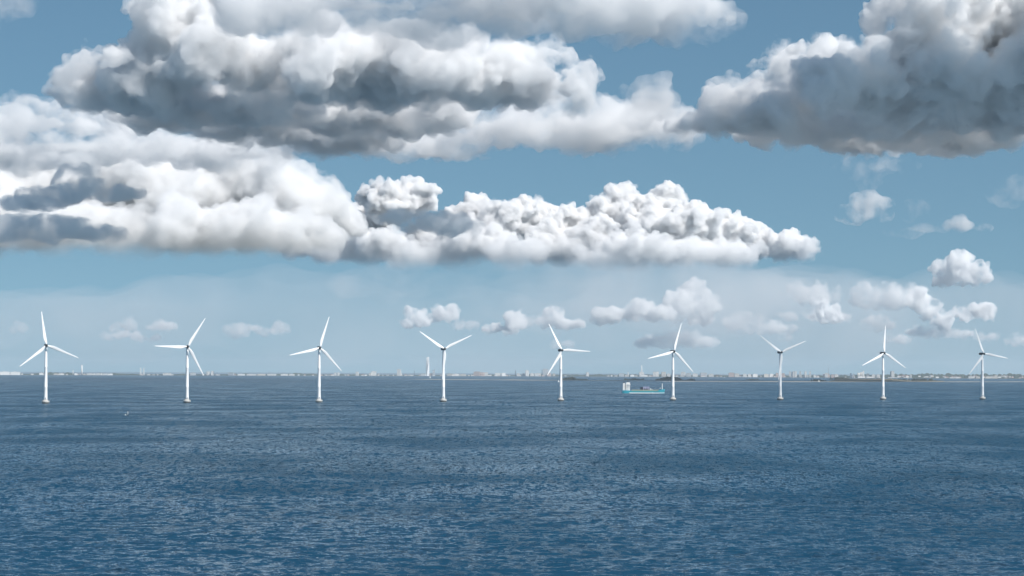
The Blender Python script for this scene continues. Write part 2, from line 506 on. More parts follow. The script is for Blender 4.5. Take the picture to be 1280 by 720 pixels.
def cloud(lobes, D, mat, voxel, label, group=None, base_py=None, levels=2, kids=8, disp=(), deep=1.0, seed=0, flat=.12, up=-.3, core=None, rim=0.0):
    r = np.random.default_rng(100 + seed)
    S = []
    for L_ in lobes:
        px, py, rx, ry = L_[:4]
        dd = D * (1 + r.uniform(-.012, .012)) + (L_[4] if len(L_) > 4 else 0)
        p = np.array(P(px, py, dd)); sx = rx * dd / F; sz = ry * dd / F
        S.append((p, np.array([sx, (sx * .6 + sz * .4) * deep, sz])))
    lev = [S]; cur = S
    for l in range(levels):
        nx = []
        for p, s in cur:
            for k in range(kids):
                d = r.normal(size=3); d /= np.linalg.norm(d)
                if d[2] < up: d[2] *= -1
                if d[1] > .4: d[1] *= -1
                rr = s.min() * r.uniform(.24, .50)
                nx.append((p + d * s * .92, np.array([rr * 1.12, rr, rr])))
        lev.append(nx); cur = nx
    zb = Z(lobes[0][0], base_py, D) if base_py is not None else None
    o0 = None
    root = None
    for role, levs, grow in (('cloud', lev, 1.0), ('cloud_core', lev[:2], -1.0)):
        if role == 'cloud_core' and core is None: continue
        Vs, Fs, off = [], [], 0
        for li, S_ in enumerate(levs):
            iv, if_ = ICO[li]
            for p, s in S_:
                s2 = s + grow * rim if grow > 0 else np.maximum(s - rim * 1.6, s * .35)
                Vs.append(p + iv * s2); Fs.append(if_ + off); off += len(iv)
        V = np.concatenate(Vs); FC = np.concatenate(Fs)
        if zb is not None:
            zz = zb if role == 'cloud' else zb + rim * .6
            V[:, 2] = np.where(V[:, 2] < zz, zz - (zz - V[:, 2]) * flat, V[:, 2])
        if o0 is None: o0 = np.array([V[:, 0].mean(), V[:, 1].mean(), V[:, 2].min()])
        V = V - o0
        me = bpy.data.meshes.new(role); me.from_pydata(V.tolist(), [], FC.tolist()); me.materials.append(mat if role == 'cloud' else core)
        o = bpy.data.objects.new(role, me); C.objects.link(o)
        md = o.modifiers.new('r', 'REMESH'); md.mode = 'VOXEL'; md.voxel_size = voxel; md.use_smooth_shade = True
        for sz, ty, st in disp:
            if ty == 'C':
                tx = bpy.data.textures.new('c', 'CLOUDS'); tx.noise_scale = sz; tx.noise_depth = 3
            else:
                tx = bpy.data.textures.new('c', 'VORONOI'); tx.noise_scale = sz; st = -st
            q = o.modifiers.new('d', 'DISPLACE'); q.texture = tx; q.texture_coords = 'LOCAL'; q.strength = st; q.mid_level = .5
        if disp:
            md = o.modifiers.new('r2', 'REMESH'); md.mode = 'VOXEL'; md.voxel_size = voxel; md.use_smooth_shade = True
        dg = bpy.context.evaluated_depsgraph_get()
        m2 = bpy.data.meshes.new_from_object(o.evaluated_get(dg))
        o.modifiers.clear(); o.data = m2
        if root is None:
            root = o; o.location = o0
            isl = islands(m2)
            if len(isl) > 1: o.data = keep(m2, isl[0])
        else:
            o.parent = root
            isl = islands(m2)
            if len(isl) > 1:
                o.data = keep(m2, isl[0])
                for fs_ in isl[1:]:
                    if len(fs_) > 300:
                        o2 = o.copy(); o2.data = keep(m2, fs_); C.objects.link(o2); o2.parent = root
    tag(root, label, 'cloud', group)
    print('CLOUD', label[:40], len(root.data.polygons), round(time.time() - T0, 1))
    return root

v_near = vapour('vapour_near', 30, 300, .46, .59, 8, .22)
v_soft = vapour('vapour_soft', 60, 340, .45, .64, 8, .22)
v_bank = vapour('vapour_bank', 32, 1100, .40, .56, 7, .22, zfade=(150, 1050, .01))
v_far = vapour('vapour_far', 45, 1000, .42, .56, 7, .22)
v_pale = vapour('vapour_pale', 90, 750, .40, .60, 8, .22, zfade=(-100, 330, .1))
v_row = vapour('vapour_row', 85, 420, .40, .56, 7, .22)
v_wisp = vapour('vapour_wisp', 260, 220, .47, .68, 8, .22)
v_puff = vapour('vapour_puff', 190, 380, .40, .62, 7, .25)
v_veil = vapour('vapour_veil', 1800, 2600, .40, .70, 6, .2)
v_scud = vapour('vapour_scud', 24, 110, .44, .64, 8, .2)
c_near = vapour('core_near', 24, 170, .34, .54, 5, .25)
c_soft = vapour('core_soft', 90)
c_bank = vapour('core_bank', 30, 1500, .2, .4, 2, .3, zfade=(150, 1050, .005))
c_pale = vapour('core_pale', 130, 1500, .2, .4, 2, .3, zfade=(0, 420, .04))
DN = ((260, 'C', 150), (110, 'V', 60), (45, 'V', 42), (22, 'C', 20))
DS = ((90, 'C', 60), (30, 'C', 24))
DF = ((360, 'V', 220), (150, 'V', 150), (70, 'V', 70), (45, 'C', 40))
NEAR = dict(mat=v_near, voxel=8, disp=DN, core=c_near, rim=36)
SOFT = dict(mat=v_soft, voxel=11, disp=DN, core=c_soft, rim=40)
SCUD = dict(mat=v_scud, voxel=7, disp=DS, rim=14)

# near cumulus, left: bright upper face, long dark base
cloud([(100, 108, 36, 24), (150, 100, 50, 36), (215, 90, 60, 48), (270, 70, 70, 56), (205, 25, 42, 36), (265, 0, 55, 44), (330, 85, 70, 46), (400, 80, 70, 44), (470, 82, 70, 42),
       (540, 85, 65, 38), (610, 92, 60, 36), (670, 98, 52, 34), (710, 105, 30, 26), (300, 140, 110, 30, 600), (400, 142, 130, 32, 900), (220, 135, 100, 28, 500), (500, 140, 110, 24, 900), (330, 150, 120, 26, 1500), (430, 155, 120, 22, 1800)],
      10500, label='large cumulus with bright white billows over a long dark flat base', base_py=132, deep=1.35, seed=1, flat=.2, **NEAR)
# shelf of grey cloud below and behind it
cloud([(430, 182, 60, 20), (500, 180, 60, 22), (560, 170, 55, 24), (630, 160, 60, 26), (690, 158, 55, 26), (745, 155, 48, 26), (795, 160, 45, 22), (835, 158, 36, 18), (380, 190, 45, 14)],
      12700, label='ragged grey cloud shelf tucked under the large bright cumulus', base_py=186, seed=2, flat=.4, **SOFT)
# band overhead
cloud([(330, 12, 55, 22), (400, 2, 70, 26), (480, 8, 70, 26), (560, 14, 70, 26), (640, 16, 65, 26), (720, 8, 65, 30), (790, 4, 60, 28), (850, 14, 50, 24), (890, 26, 30, 18), (600, -30, 200, 30)],
      8500, label='long soft grey cloud band stretching above the large bright cumulus', seed=3, **SOFT)
# right dark cumulus
cloud([(870, 158, 30, 16), (915, 150, 42, 26), (970, 135, 55, 36), (1030, 125, 62, 42), (1100, 115, 72, 50), (1180, 105, 85, 58), (1280, 100, 90, 60), (1140, 55, 50, 46), (1190, 25, 75, 56), (1290, 25, 90, 66), (1380, 90, 90, 60),
       (1010, 150, 90, 24, 500), (1100, 150, 120, 26, 700), (1220, 150, 140, 26, 900), (1150, 160, 140, 22, 1500)],
      11000, label='heavy dark grey cumulus with a bright towering top and flat base', base_py=160, deep=1.4, seed=4, flat=.2, **NEAR)
cloud([(950, 100, 20, 16), (975, 85, 24, 18), (1010, 72, 26, 20), (1035, 85, 30, 26), (1010, 105, 50, 24)],
      13500, label='brilliant white cloud crown peeping out behind the heavy dark cumulus', seed=5, **NEAR)
cloud([(815, 122, 20, 13), (800, 132, 20, 12), (828, 132, 18, 10)], 11500, label='small soft round cloud floating between the two largest cumuli', seed=6, **SOFT)
cloud([(20, 4, 34, 10), (-20, 2, 40, 14)], 9000, label='scrap of soft pale cloud alone in the high blue', seed=7, **SOFT)
# grey mid layer at left
cloud([(5, 160, 45, 28), (55, 155, 45, 26), (105, 158, 42, 26), (150, 162, 38, 28), (185, 180, 36, 18), (100, 185, 80, 18), (20, 190, 60, 18), (240, 185, 50, 18), (300, 192, 55, 14)],
      14000, label='mottled blue grey cloud shelf beneath the end of the long dark base', seed=8, **SOFT)
# large pale mass at left
cloud([(20, 230, 60, 32), (85, 235, 65, 42), (150, 240, 65, 42), (215, 235, 65, 44), (280, 232, 65, 42), (340, 235, 55, 42), (380, 255, 48, 36), (415, 275, 34, 26), (60, 298, 80, 36, -1700), (150, 301, 85, 36, -1900), (240, 299, 80, 36, -1900), (320, 297, 65, 36, -1700), (380, 303, 50, 26, -1200), (-40, 270, 70, 60)],
      33000, v_pale, 28, 'broad pale cream cloud mass with a straight lower edge', base_py=322, disp=((600, 'C', 320), (300, 'V', 220), (130, 'V', 130), (60, 'C', 50)), seed=9, flat=.12, core=c_pale, rim=60)
# scud in the shade of the big cumulus
cloud([(60, 248, 42, 11), (95, 232, 28, 18), (125, 238, 30, 12), (155, 242, 24, 6), (35, 254, 36, 6)], 10950, label='small dark blue scud with a peaked top before the pale mass', seed=10, **SCUD)
cloud([(10, 285, 40, 14), (60, 285, 42, 14), (105, 288, 36, 10), (140, 292, 14, 5)], 10950, label='flat dark blue scud, the lower of the two before the pale mass', seed=11, **SCUD)
# main cumulus bank
cloud([(370, 308, 28, 16), (410, 300, 36, 24), (455, 282, 34, 26), (486, 256, 32, 24), (522, 249, 22, 19), (545, 300, 40, 20), (588, 266, 24, 18), (615, 288, 34, 22), (648, 270, 34, 22), (690, 285, 45, 28),
       (735, 300, 40, 22), (765, 275, 34, 26), (783, 250, 25, 18), (808, 258, 24, 17), (834, 250, 22, 17), (820, 285, 55, 28), (862, 280, 36, 24), (900, 295, 40, 22), (945, 304, 38, 18), (985, 310, 34, 16), (1015, 312, 18, 11),
       (590, 308, 50, 24, -700), (645, 318, 40, 20, -1000), (700, 312, 48, 24, -700), (750, 328, 36, 16, -1100), (800, 314, 46, 22, -800), (850, 318, 40, 20, -900), (905, 320, 50, 16, -600), (470, 310, 40, 22, -800), (515, 326, 34, 20, -1100), (560, 322, 40, 18, -900), (420, 316, 40, 16, -700), (505, 342, 22, 12, -1200), (640, 340, 30, 10, -1200), (790, 340, 34, 10, -1200)],
      40000, v_bank, 20, 'long crisp white cumulus bank with cauliflower tops above the strait', levels=3, kids=8, disp=DF, seed=12, core=c_bank, rim=18)
# dark scraps hanging before the bank
for i, (lb, lab) in enumerate((
        ([(465, 270, 24, 6), (510, 275, 34, 11), (555, 280, 34, 11), (592, 285, 16, 6)], 'dark grey streak of scud hanging before the white cumulus bank'),
        )):
    cloud(lb, 10950 if lb[0][0] < 700 else 11480, label=lab, seed=20 + i, **SCUD)
# pale layer under the bank
v_mist = vapour('vapour_mist', 6300, 5000, .30, .72, 5, .3)
cloud([(470, 354, 60, 8), (540, 352, 70, 16), (620, 352, 90, 26), (740, 352, 110, 34), (860, 350, 100, 36), (960, 362, 70, 26), (700, 385, 120, 22), (850, 395, 120, 24)], 52000, v_veil, 110, 'thin pale veil of cloud below the white cumulus bank', disp=((1600, 'C', 1100), (500, 'C', 400)), seed=30, levels=0, rim=80)
cloud([(-60, 410, 200, 36), (160, 405, 220, 44), (380, 400, 220, 50), (600, 405, 240, 50), (820, 405, 240, 54), (1040, 400, 240, 54), (1260, 405, 220, 50), (1420, 410, 160, 40)], 66000, v_mist, 240, 'broad layer of grey blue mist hanging low over the far land', disp=((3000, 'C', 1600), (900, 'C', 600)), seed=31, levels=0, rim=200)
# low far row
G = 'far small clouds in a row low over the horizon'
FARL = (
    ([(520, 398, 13, 9), (512, 403, 9, 5), (530, 402, 10, 5)], 1, 'small round far puff over the blade tip nearest the twisted tower'),
    ([(557, 392, 12, 8), (545, 398, 9, 4), (568, 396, 8, 4)], 1, 'little flat topped far puff above the rotor by the twisted tower'),
    ([(606, 406, 16, 8), (628, 404, 14, 9), (645, 401, 14, 10), (625, 412, 24, 4)], 1, None),
    ([(690, 396, 14, 10), (670, 402, 15, 9), (710, 405, 18, 6)], 1, None),
    ([(758, 396, 18, 9), (780, 398, 14, 6), (740, 402, 14, 7)], 1, None),
    ([(800, 386, 16, 10), (822, 393, 18, 8), (785, 395, 14, 7)], 1, None),
    ([(866, 370, 18, 14), (880, 388, 14, 14), (852, 384, 22, 14), (893, 378, 8, 10), (875, 402, 12, 6)], 1, 'taller far cloud tower with a bright edge above the cargo ship'),
    ([(850, 424, 34, 6), (820, 430, 28, 5), (880, 428, 24, 5)], 2, None),
    ([(930, 404, 22, 9), (962, 408, 20, 8), (985, 412, 14, 5)], 2, None),
    ([(1022, 386, 12, 9), (1036, 392, 13, 9), (1048, 398, 9, 6)], 0, 'bright white far cloud beside the pale leaning plume'),
    ([(1012, 358, 16, 12), (1028, 372, 16, 16), (1003, 368, 14, 14)], 2, 'pale leaning plume of far cloud above a bright white puff'),
    ([(1090, 372, 20, 14), (1115, 376, 24, 15), (1138, 364, 18, 7), (1075, 378, 12, 8)], 2, None),
    ([(1148, 374, 10, 12), (1160, 388, 14, 12), (1178, 400, 14, 8), (1190, 408, 10, 5)], 1, 'slanting far cloud that steps down towards the turbines'),
    ([(1182, 345, 18, 14), (1200, 334, 15, 14), (1218, 345, 22, 12), (1248, 346, 22, 10), (1280, 350, 20, 10)], 1, 'knobbly far cloud with two humps, highest of the low row'),
    ([(1208, 390, 13, 8), (1228, 390, 15, 9), (1245, 396, 13, 8)], 0, 'compact bright white far cloud over the last turbine'),
    ([(1098, 404, 20, 8), (1118, 410, 18, 6)], 2, None),
    ([(1160, 416, 28, 5), (1200, 418, 20, 4)], 2, None))
r7 = random.Random(7)
EXTRA = []
for k_ in range(16):
    cx_ = r7.choice((r7.uniform(560, 1000), r7.uniform(900, 1280), r7.uniform(60, 520))); cy_2 = r7.uniform(392, 438); w_2 = r7.uniform(9, 20)
    EXTRA.append(([(cx_, cy_2, w_2, w_2 * .34), (cx_ + w_2 * r7.uniform(.7, 1.1), cy_2 + 2, w_2 * .8, w_2 * .25), (cx_ - w_2 * .8, cy_2 + 2, w_2 * .7, w_2 * .22)], 2, None))
for i, (lb, mt, lab) in enumerate(list(FARL) + EXTRA):
    cloud(lb, 55000 + 300 * i, (v_far, v_row, v_puff)[mt], 30, lab or 'faint pale cloud without firm edges in the far low row', G, levels=2, kids=10, disp=((300, 'V', 230), (130, 'V', 150), (60, 'C', 60)), seed=40 + i, rim=45, up=-.05, base_py=max(l[1] + .45 * l[3] for l in lb), flat=.25)
G2 = 'tiny lone cloud puffs over the turbines'
for i, (lb, lab) in enumerate((([(25, 409, 8, 6), (20, 411, 6, 4)], 'tiny round puff alone beside the raised blade of a turbine'), ([(160, 405, 9, 6), (148, 410, 8, 4)], None), ([(203, 407, 9, 5), (196, 408, 5, 4)], None),
        ([(295, 416, 14, 8), (312, 419, 12, 5)], 'small flat bottomed puff between two turbines'), ([(332, 415, 10, 5), (350, 411, 11, 5)], None))):
    cloud(lb, 50000, v_puff, 30, lab or 'tiny faint cloud puff in the blue above the turbine row', G2, levels=2, kids=9, disp=((220, 'V', 150), (100, 'C', 90)), seed=60 + i, rim=50, base_py=max(l[1] + .4 * l[3] for l in lb), flat=.25)
TUFT = dict(mat=v_soft, voxel=16, disp=((200, 'C', 120), (60, 'C', 50)), rim=30)
cloud([(1072, 266, 20, 9), (1090, 258, 20, 13), (1058, 268, 14, 6), (1100, 270, 12, 8)], 20000, label='small soft white tuft with a grey foot in the open blue', seed=70, **TUFT)
cloud([(1178, 276, 16, 8), (1198, 281, 18, 6), (1222, 284, 16, 3)], 20000, label='low flat tuft trailing a thin tail in the open blue', seed=71, **TUFT)
cloud([(1130, 290, 26, 4), (1160, 286, 24, 3)], 20000, v_wisp, 14, 'faint thread of vapour below the low flat tuft', disp=((150, 'C', 90),), seed=73, rim=25)
cloud([(1265, 240, 30, 12), (1290, 232, 26, 10)], 19000, v_wisp, 14, 'torn pale wisp under the bright end of the heavy cumulus', disp=((200, 'C', 140), (60, 'C', 50)), seed=74, rim=25)
cloud([(1148, 262, 14, 8), (1140, 268, 10, 5)], 19500, v_wisp, 14, 'ghost of a cloud between the soft tuft and the flat tuft', disp=((150, 'C', 90),), seed=75, rim=25)
cloud([(1085, 205, 30, 20), (1120, 208, 36, 10), (1060, 212, 24, 12), (1078, 232, 22, 14)], 18000, v_wisp, 16, 'faint wisp of vapour below the heavy dark cumulus', disp=((200, 'C', 160), (60, 'C', 60)), seed=72)

# unseen clouds added outside the view to shade the heavy cumulus and two turbines
def towards_sun(p, t):
    h = Vector((SD.x, SD.y)).normalized()
    return Vector((p[0] + h.x * t, p[1] + h.y * t, p[2] + t * math.tan(SUN_EL)))
def shade_cloud(target, t, rad, rz, lab, seed, **kw):
    c = towards_sun(target, t)
    q = (c - CAM); v = RC.transposed() @ q
    px = 640 + F * v.x / -v.z; py = 360 - F * v.y / -v.z; k = F / c.y
    cloud([(px, py, rad * k * .6, rz * k), (px - rad * k * .5, py, rad * k * .5, rz * k * .8), (px + rad * k * .5, py, rad * k * .5, rz * k * .8)], c.y, label=lab, seed=seed, **kw)
lb_ = []  # added unseen cloud, shaped along the sun line to darken the heavy cumulus front
for px_ in (845, 890, 940, 990, 1040, 1095, 1150, 1205, 1255):
    c_ = towards_sun(P(px_, 146, 10780), 2100); v_ = RC.transposed() @ (c_ - CAM)
    lb_.append((640 + F * v_.x / -v_.z, 360 - F * v_.y / -v_.z, 195 * F / c_.y, 120 * F / c_.y))
cloud(lb_, towards_sun(P(1050, 146, 10780), 2100).y, label='long cumulus high over the heavy dark one, which lies in its shade', seed=80, mat=v_near, voxel=16, disp=((150, 'C', 70),), core=c_near, rim=15, deep=1.0)
for i_, (px_, D_) in enumerate(((972, 3400), (1228, 3550))):  # added unseen puffs, placed sunward of two turbines to shade them
    shade_cloud(Vector((X(px_, D_), D_, 58)), 1350, 72, 22, 'small fair weather puff high over a shaded grey white turbine', 81 + i_, group='fair weather puffs overhead', mat=v_scud, voxel=6, disp=DS, rim=6)

#@@OBJECTS@@
# ------------------------------------------------------------------ wind turbines
m_white = pmat('turbine_white_paint', (0.86, 0.86, 0.85), .4, var=.04, scale=.15)
m_conc = pmat('foundation_concrete', (0.52, 0.51, 0.48), .85, var=.25, scale=.5)
m_wet = pmat('wet_weed_band', (0.035, 0.04, 0.035), .6, var=.4, scale=1.2)
m_nac = pmat('dark_grey_housing', (0.045, 0.048, 0.052), .5, var=.2, scale=.4)
m_rail = pmat('galvanised_rail', (0.40, 0.41, 0.42), .5, .6, var=.2)
m_door = pmat('grey_door', (0.25, 0.27, 0.29), .5, var=.1)
m_foam = pmat('sea_foam', (0.72, 0.75, 0.76), .9, var=.3, scale=.4)
m_glass = pmat('dark_window_glass', (0.03, 0.04, 0.05), .12, var=.2, spec=.6)

def blade_bm():
    bm = bmesh.new()
    st = [(1.0, 1.75, 1.75, 0), (2.6, 1.8, 1.6, 4), (5.0, 2.55, 1.15, 11), (8.0, 3.05, .80, 12), (12, 2.75, .58, 9), (18, 2.2, .42, 6), (25, 1.65, .30, 3.5), (32, 1.12, .20, 1.5), (36.5, .72, .12, .5), (38.0, .22, .05, 0)]
    n = 14
    rings = []
    for z, ch, th, tw in st:
        a = math.radians(tw + 5)
        ring = []
        for i in range(n):
            t = 2 * math.pi * i / n
            cx = math.cos(t); sy = math.sin(t)
            blend = min(1, max(0, (z - 2.6) / 4))
            ch_ = ch * 1.22; x = cx * ch_ / 2 - blend * ch_ * .17
            y = sy * th / 2 * (1 - blend * .55 * (1 - cx) * .5)
            ring.append(bm.verts.new((x * math.cos(a) - y * math.sin(a), x * math.sin(a) + y * math.cos(a), z)))
        rings.append(ring)
    for A, B in zip(rings, rings[1:]):
        for i in range(n):
            j = (i + 1) % n
            bm.faces.new((A[i], A[j], B[j], B[i]))
    bm.faces.new(rings[0][::-1]); bm.faces.new(rings[-1])
    return bm

def turbine_proto():
    root = empty('wind_turbine', (0, 0, 0))
    bm = bmesh.new()
    lathe(bm, [(3.3, -2.5), (3.7, 0.0), (4.15, 1.4), (4.25, 1.5), (4.25, 2.7), (4.0, 2.95), (2.7, 3.05), (2.45, 4.2), (2.15, 4.4)], 36)
    fnd = bm_obj('foundation', bm, m_conc, root, True)
    bm = bmesh.new()
    lathe(bm, [(3.36, -2.4), (3.76, 0.0), (4.16, 1.15), (4.10, 1.15)], 36)
    bm_obj('waterline_band', bm, m_wet, fnd, True)
    bm = bmesh.new()
    for i in range(16):
        t = 2 * math.pi * i / 16
        tube(bm, (4.05 * math.cos(t), 4.05 * math.sin(t), 2.8), (4.05 * math.cos(t), 4.05 * math.sin(t), 4.0), .035, .035, 5)
    for z in (3.4, 4.0):
        for i in range(24):
            a, b = 2 * math.pi * i / 24, 2 * math.pi * (i + 1) / 24
            tube(bm, (4.05 * math.cos(a), 4.05 * math.sin(a), z), (4.05 * math.cos(b), 4.05 * math.sin(b), z), .03, .03, 5)
    bm_obj('railing', bm, m_rail, fnd)
    bm = bmesh.new()
    tube(bm, (3.4, -2.6, -1.5), (3.4, -2.6, 3.4), .06, .06, 6); tube(bm, (2.9, -3.1, -1.5), (2.9, -3.1, 3.4), .06, .06, 6)
    for k in range(10):
        tube(bm, (3.4, -2.6, -1 + k * .42), (2.9, -3.1, -1 + k * .42), .035, .035, 5)
    bm_obj('ladder', bm, m_rail, fnd)
    bm = bmesh.new()
    lathe(bm, [(2.08, 4.0), (2.02, 6), (1.85, 18), (1.87, 18.05), (1.87, 18.25), (1.85, 18.3), (1.60, 40), (1.62, 40.05), (1.62, 40.25), (1.60, 40.3), (1.28, 62.0), (1.28, 62.4)], 40)
    tw = bm_obj('tower', bm, m_white, root, True)
    bm = bmesh.new(); box(bm, -.45, .45, -2.16, -1.95, 4.5, 6.6); bm_obj('door', bm, m_door, tw)
    bm = bmesh.new()
    prof = [(-3.2, 1.25, 1.3), (-2.6, 1.6, 1.65), (4.5, 1.65, 1.7), (7.2, 1.45, 1.5), (8.3, 1.1, 1.1)]
    rings = []
    for y, hx, hz in prof:
        ring = []
        for i in range(20):
            t = 2 * math.pi * i / 20
            c, s_ = math.cos(t), math.sin(t)
            ring.append(bm.verts.new((math.copysign(abs(c) ** .5, c) * hx, y, 64 + .1 + math.copysign(abs(s_) ** .5, s_) * hz)))
        rings.append(ring)
    for A, B in zip(rings, rings[1:]):
        for i in range(20):
            j = (i + 1) % 20
            bm.faces.new((A[i], A[j], B[j], B[i]))
    bm.faces.new(rings[0]); bm.faces.new(rings[-1][::-1])
    nc = bm_obj('nacelle', bm, m_nac, root)
    bm = bmesh.new(); tube(bm, (.5, 6.5, 65.5), (.5, 6.5, 67.4), .05, .04, 6); tube(bm, (.1, 6.5, 67.2), (.9, 6.5, 67.2), .04, .04, 6)
    bm_obj('wind_vane', bm, m_rail, nc)
    hub = None
    bm = bmesh.new()
    lathe(bm, [(1.35, -1.2), (1.5, -.6), (1.5, .9), (1.25, 1.7), (.75, 2.25), (.15, 2.45)], 24)
    hub = bm_obj('hub', bm, m_nac, root, True)
    hub.location = (0, -4.4, 64); hub.rotation_euler = (math.pi / 2, 0, 0)
    bl = []
    for k in range(3):
        if k == 0: b = bm_obj('blade', blade_bm(), m_white, root, True)
        else:
            b = bl[0].copy(); link(b, root)
        b.location = (0, -4.6, 64)
        bl.append(b)
    return root

def copy_tree(o, parent=None):
    c = o.copy(); C.objects.link(c)
    if parent is not None: c.parent = parent
    for ch in list(o.children): copy_tree(ch, c)
    return c

TURB = [(57.3, 504.3, 2793, 98.6, 'white wind turbine, one blade nearly upright, by the tiny round puff and stout stack'),
        (234.0, 503.2, 2885, 178.8, 'white wind turbine with one blade level and one raised, beyond the spar buoy'),
        (398.9, 502.5, 2972, 73.5, 'white wind turbine with a steep raised blade, before the small white cubes'),
        (554.3, 501.7, 3066, 146.0, 'sunlit white wind turbine with blades in a Y beside the twisted tower'),
        (701.0, 500.9, 3195, 117.8, 'white wind turbine with one blade level, in front of the dark wooded islet'),
        (841.2, 500.6, 3305, 74.5, 'white wind turbine next to the bow of the turquoise ship'),
        (975.3, 499.9, 3400, 143.5, 'grey white wind turbine with blades in a Y near the row of white tower blocks'),
        (1103.8, 499.7, 3480, 87.2, 'white wind turbine with one blade bolt upright before the marsh island'),
        (1228.0, 499.4, 3550, 110.5, 'grey white wind turbine at the far end of the row under the compact bright cloud')]
tp = turbine_proto()
for i, (px, py, D, ang, lab) in enumerate(TURB):
    o = tp if i == 0 else copy_tree(tp)
    o.location = (X(px, D), D, 0)
    o.rotation_euler = (0, 0, math.radians(16 + rng.uniform(-2, 2)))
    k = 0
    for ch in o.children:
        if ch.name.split('.')[0] == 'blade':
            ch.rotation_euler = (0, math.radians(90 - (ang + 120 * k)), 0); k += 1
    tag(o, lab, 'wind turbine', 'wind turbines standing in a row in the sea')

# ------------------------------------------------------------------ cargo ship
m_turq = pmat('turquoise_hull', (0.025, 0.32, 0.41), .45, var=.2, scale=.15)
m_swhite = pmat('ship_white', (0.80, 0.79, 0.76), .5, var=.1, scale=.3)
m_hatch = pmat('green_beige_hatch', (0.33, 0.36, 0.26), .6, var=.3, scale=.3)
m_rust = pmat('buff_brown', (0.36, 0.30, 0.25), .7, var=.3)
m_dark = pmat('dark_navy_steel', (0.03, 0.035, 0.06), .6, var=.3)
m_lil = pmat('pale_lilac_paint', (0.50, 0.48, 0.66), .5, var=.2)

SD_ = 4450.0
ship = empty('cargo_ship', (X(804.6, SD_), SD_, 0), math.radians(-6))
tag(ship, 'small turquoise and white cargo ship under way with its bridge at the stern', 'ship')
def hull_loft(z0f, z1f, grow, xs):
    bm = bmesh.new(); L, R_ = [], []
    def half(x, z):
        q = max(0, (x - 20) / 17.5); st = max(0, (-x - 30) / 8)
        flare = .8 + .2 * min(1, max(0, z / 6))
        return max(.15, 6.0 * (1 - q ** 2.2) * (1 - .35 * st ** 2) * (flare if x > 15 else 1)) + grow
    rows = []
    for x in xs:
        zs = [z0f(x) + (z1f(x) - z0f(x)) * k / 3 for k in range(4)]
        xo = [x + max(0, (x - 25) / 12.5) * .35 * max(0, z) * .7 for z in zs]
        rows.append(([bm.verts.new((xx, -half(x, z), z)) for xx, z in zip(xo, zs)], [bm.verts.new((xx, half(x, z), z)) for xx, z in zip(xo, zs)]))
    for (a, b), (c, d) in zip(rows, rows[1:]):
        for k in range(3):
            bm.faces.new((a[k], c[k], c[k + 1], a[k + 1])); bm.faces.new((b[k + 1], d[k + 1], d[k], b[k]))
        bm.faces.new((a[3], c[3], d[3], b[3])); bm.faces.new((b[0], d[0], c[0], a[0]))
    a, b = rows[0]; bm.faces.new((a[0], a[1], a[2], a[3], b[3], b[2], b[1], b[0]))
    a, b = rows[-1]; bm.faces.new((b[0], b[1], b[2], b[3], a[3], a[2], a[1], a[0]))
    return bm
def sheer(x): return float(np.interp(x, [-38, -24, -22, 24, 28, 36], [5.4, 5.2, 4.3, 4.2, 6.6, 7.8]))
hull = bm_obj('hull', hull_loft(lambda x: -2.0, sheer, 0, list(np.linspace(-37.5, 20, 24)) + list(np.linspace(22, 36, 14))), m_turq, ship)
bm_obj('waterline_stripe', hull_loft(lambda x: -.4, lambda x: 1.5, .06, list(np.linspace(-25, 20, 10)) + list(np.linspace(22, 36.3, 12))), m_swhite, hull)
bm = bmesh.new(); box(bm, -21, 27, -4.9, 4.9, 3.4, 5.2, .1); coam = bm_obj('hatch_coaming', bm, m_hatch, ship)
for k in range(8):
    bm = bmesh.new(); box(bm, -20.8 + k * 5.95, -20.8 + k * 5.95 + 5.7, -5.0, 5.0, 5.24, 6.5, .15); bm_obj('hatch_cover', bm, m_hatch, coam)
bm = bmesh.new()
box(bm, -31.4, -24.2, -5.2, 5.2, 4.9, 16.4, .12); box(bm, -30.6, -24.0, -4.6, 4.6, 16.4, 19.4, .25); box(bm, -27.5, -23.6, -6.3, 6.3, 14.4, 16.0)
br = bm_obj('bridge', bm, m_swhite, ship)
for zz in (7.0, 9.6, 12.2):
    for k in range(5):
        bm = bmesh.new(); box(bm, -24.25, -24.05, -4.3 + k * 1.85, -3.4 + k * 1.85, zz, zz + 1.0); bm_obj('window', bm, m_glass, br)
    for k in range(2):
        bm = bmesh.new(); box(bm, -29.8 + k * 2.0, -29.0 + k * 2.0, -5.22, -5.0, zz, zz + 1.0); bm_obj('window', bm, m_glass, br)
bm = bmesh.new(); box(bm, -24.12, -23.92, -4.1, 4.1, 17.4, 18.5); bm_obj('wheelhouse_window', bm, m_glass, br)
bm = bmesh.new(); box(bm, -36.4, -32.6, -4.2, 4.2, 4.9, 18.0, .25); fc = bm_obj('funnel_casing', bm, m_swhite, ship)
bm = bmesh.new(); tube(bm, (-34.6, 0, 17.9), (-34.8, 0, 20.6), 1.1, .9, 12); bm_obj('funnel', bm, m_dark, fc)
bm = bmesh.new(); box(bm, -32.5, -31.5, -3.4, 3.4, 4.9, 15.0); bm_obj('stair_house', bm, m_rust, ship)
bm = bmesh.new()
tube(bm, (-28, 0, 18.4), (-28, 0, 25.2), .35, .2, 8); tube(bm, (-28, -2.2, 22.3), (-28, 2.2, 22.3), .18, .18, 6); box(bm, -29.6, -26.0, -.5, .5, 20.6, 21.4); box(bm, -26.6, -24.6, -.4, .4, 22.8, 23.4)
bm_obj('radar_mast', bm, m_dark, ship)
bm = bmesh.new(); box(bm, -5.8, -.6, -4.2, 4.2, 6.52, 11.0, .1); tube(bm, (-3.2, -4.2, 8.8), (-3.2, 4.2, 8.8), 1.8, 1.8, 10)
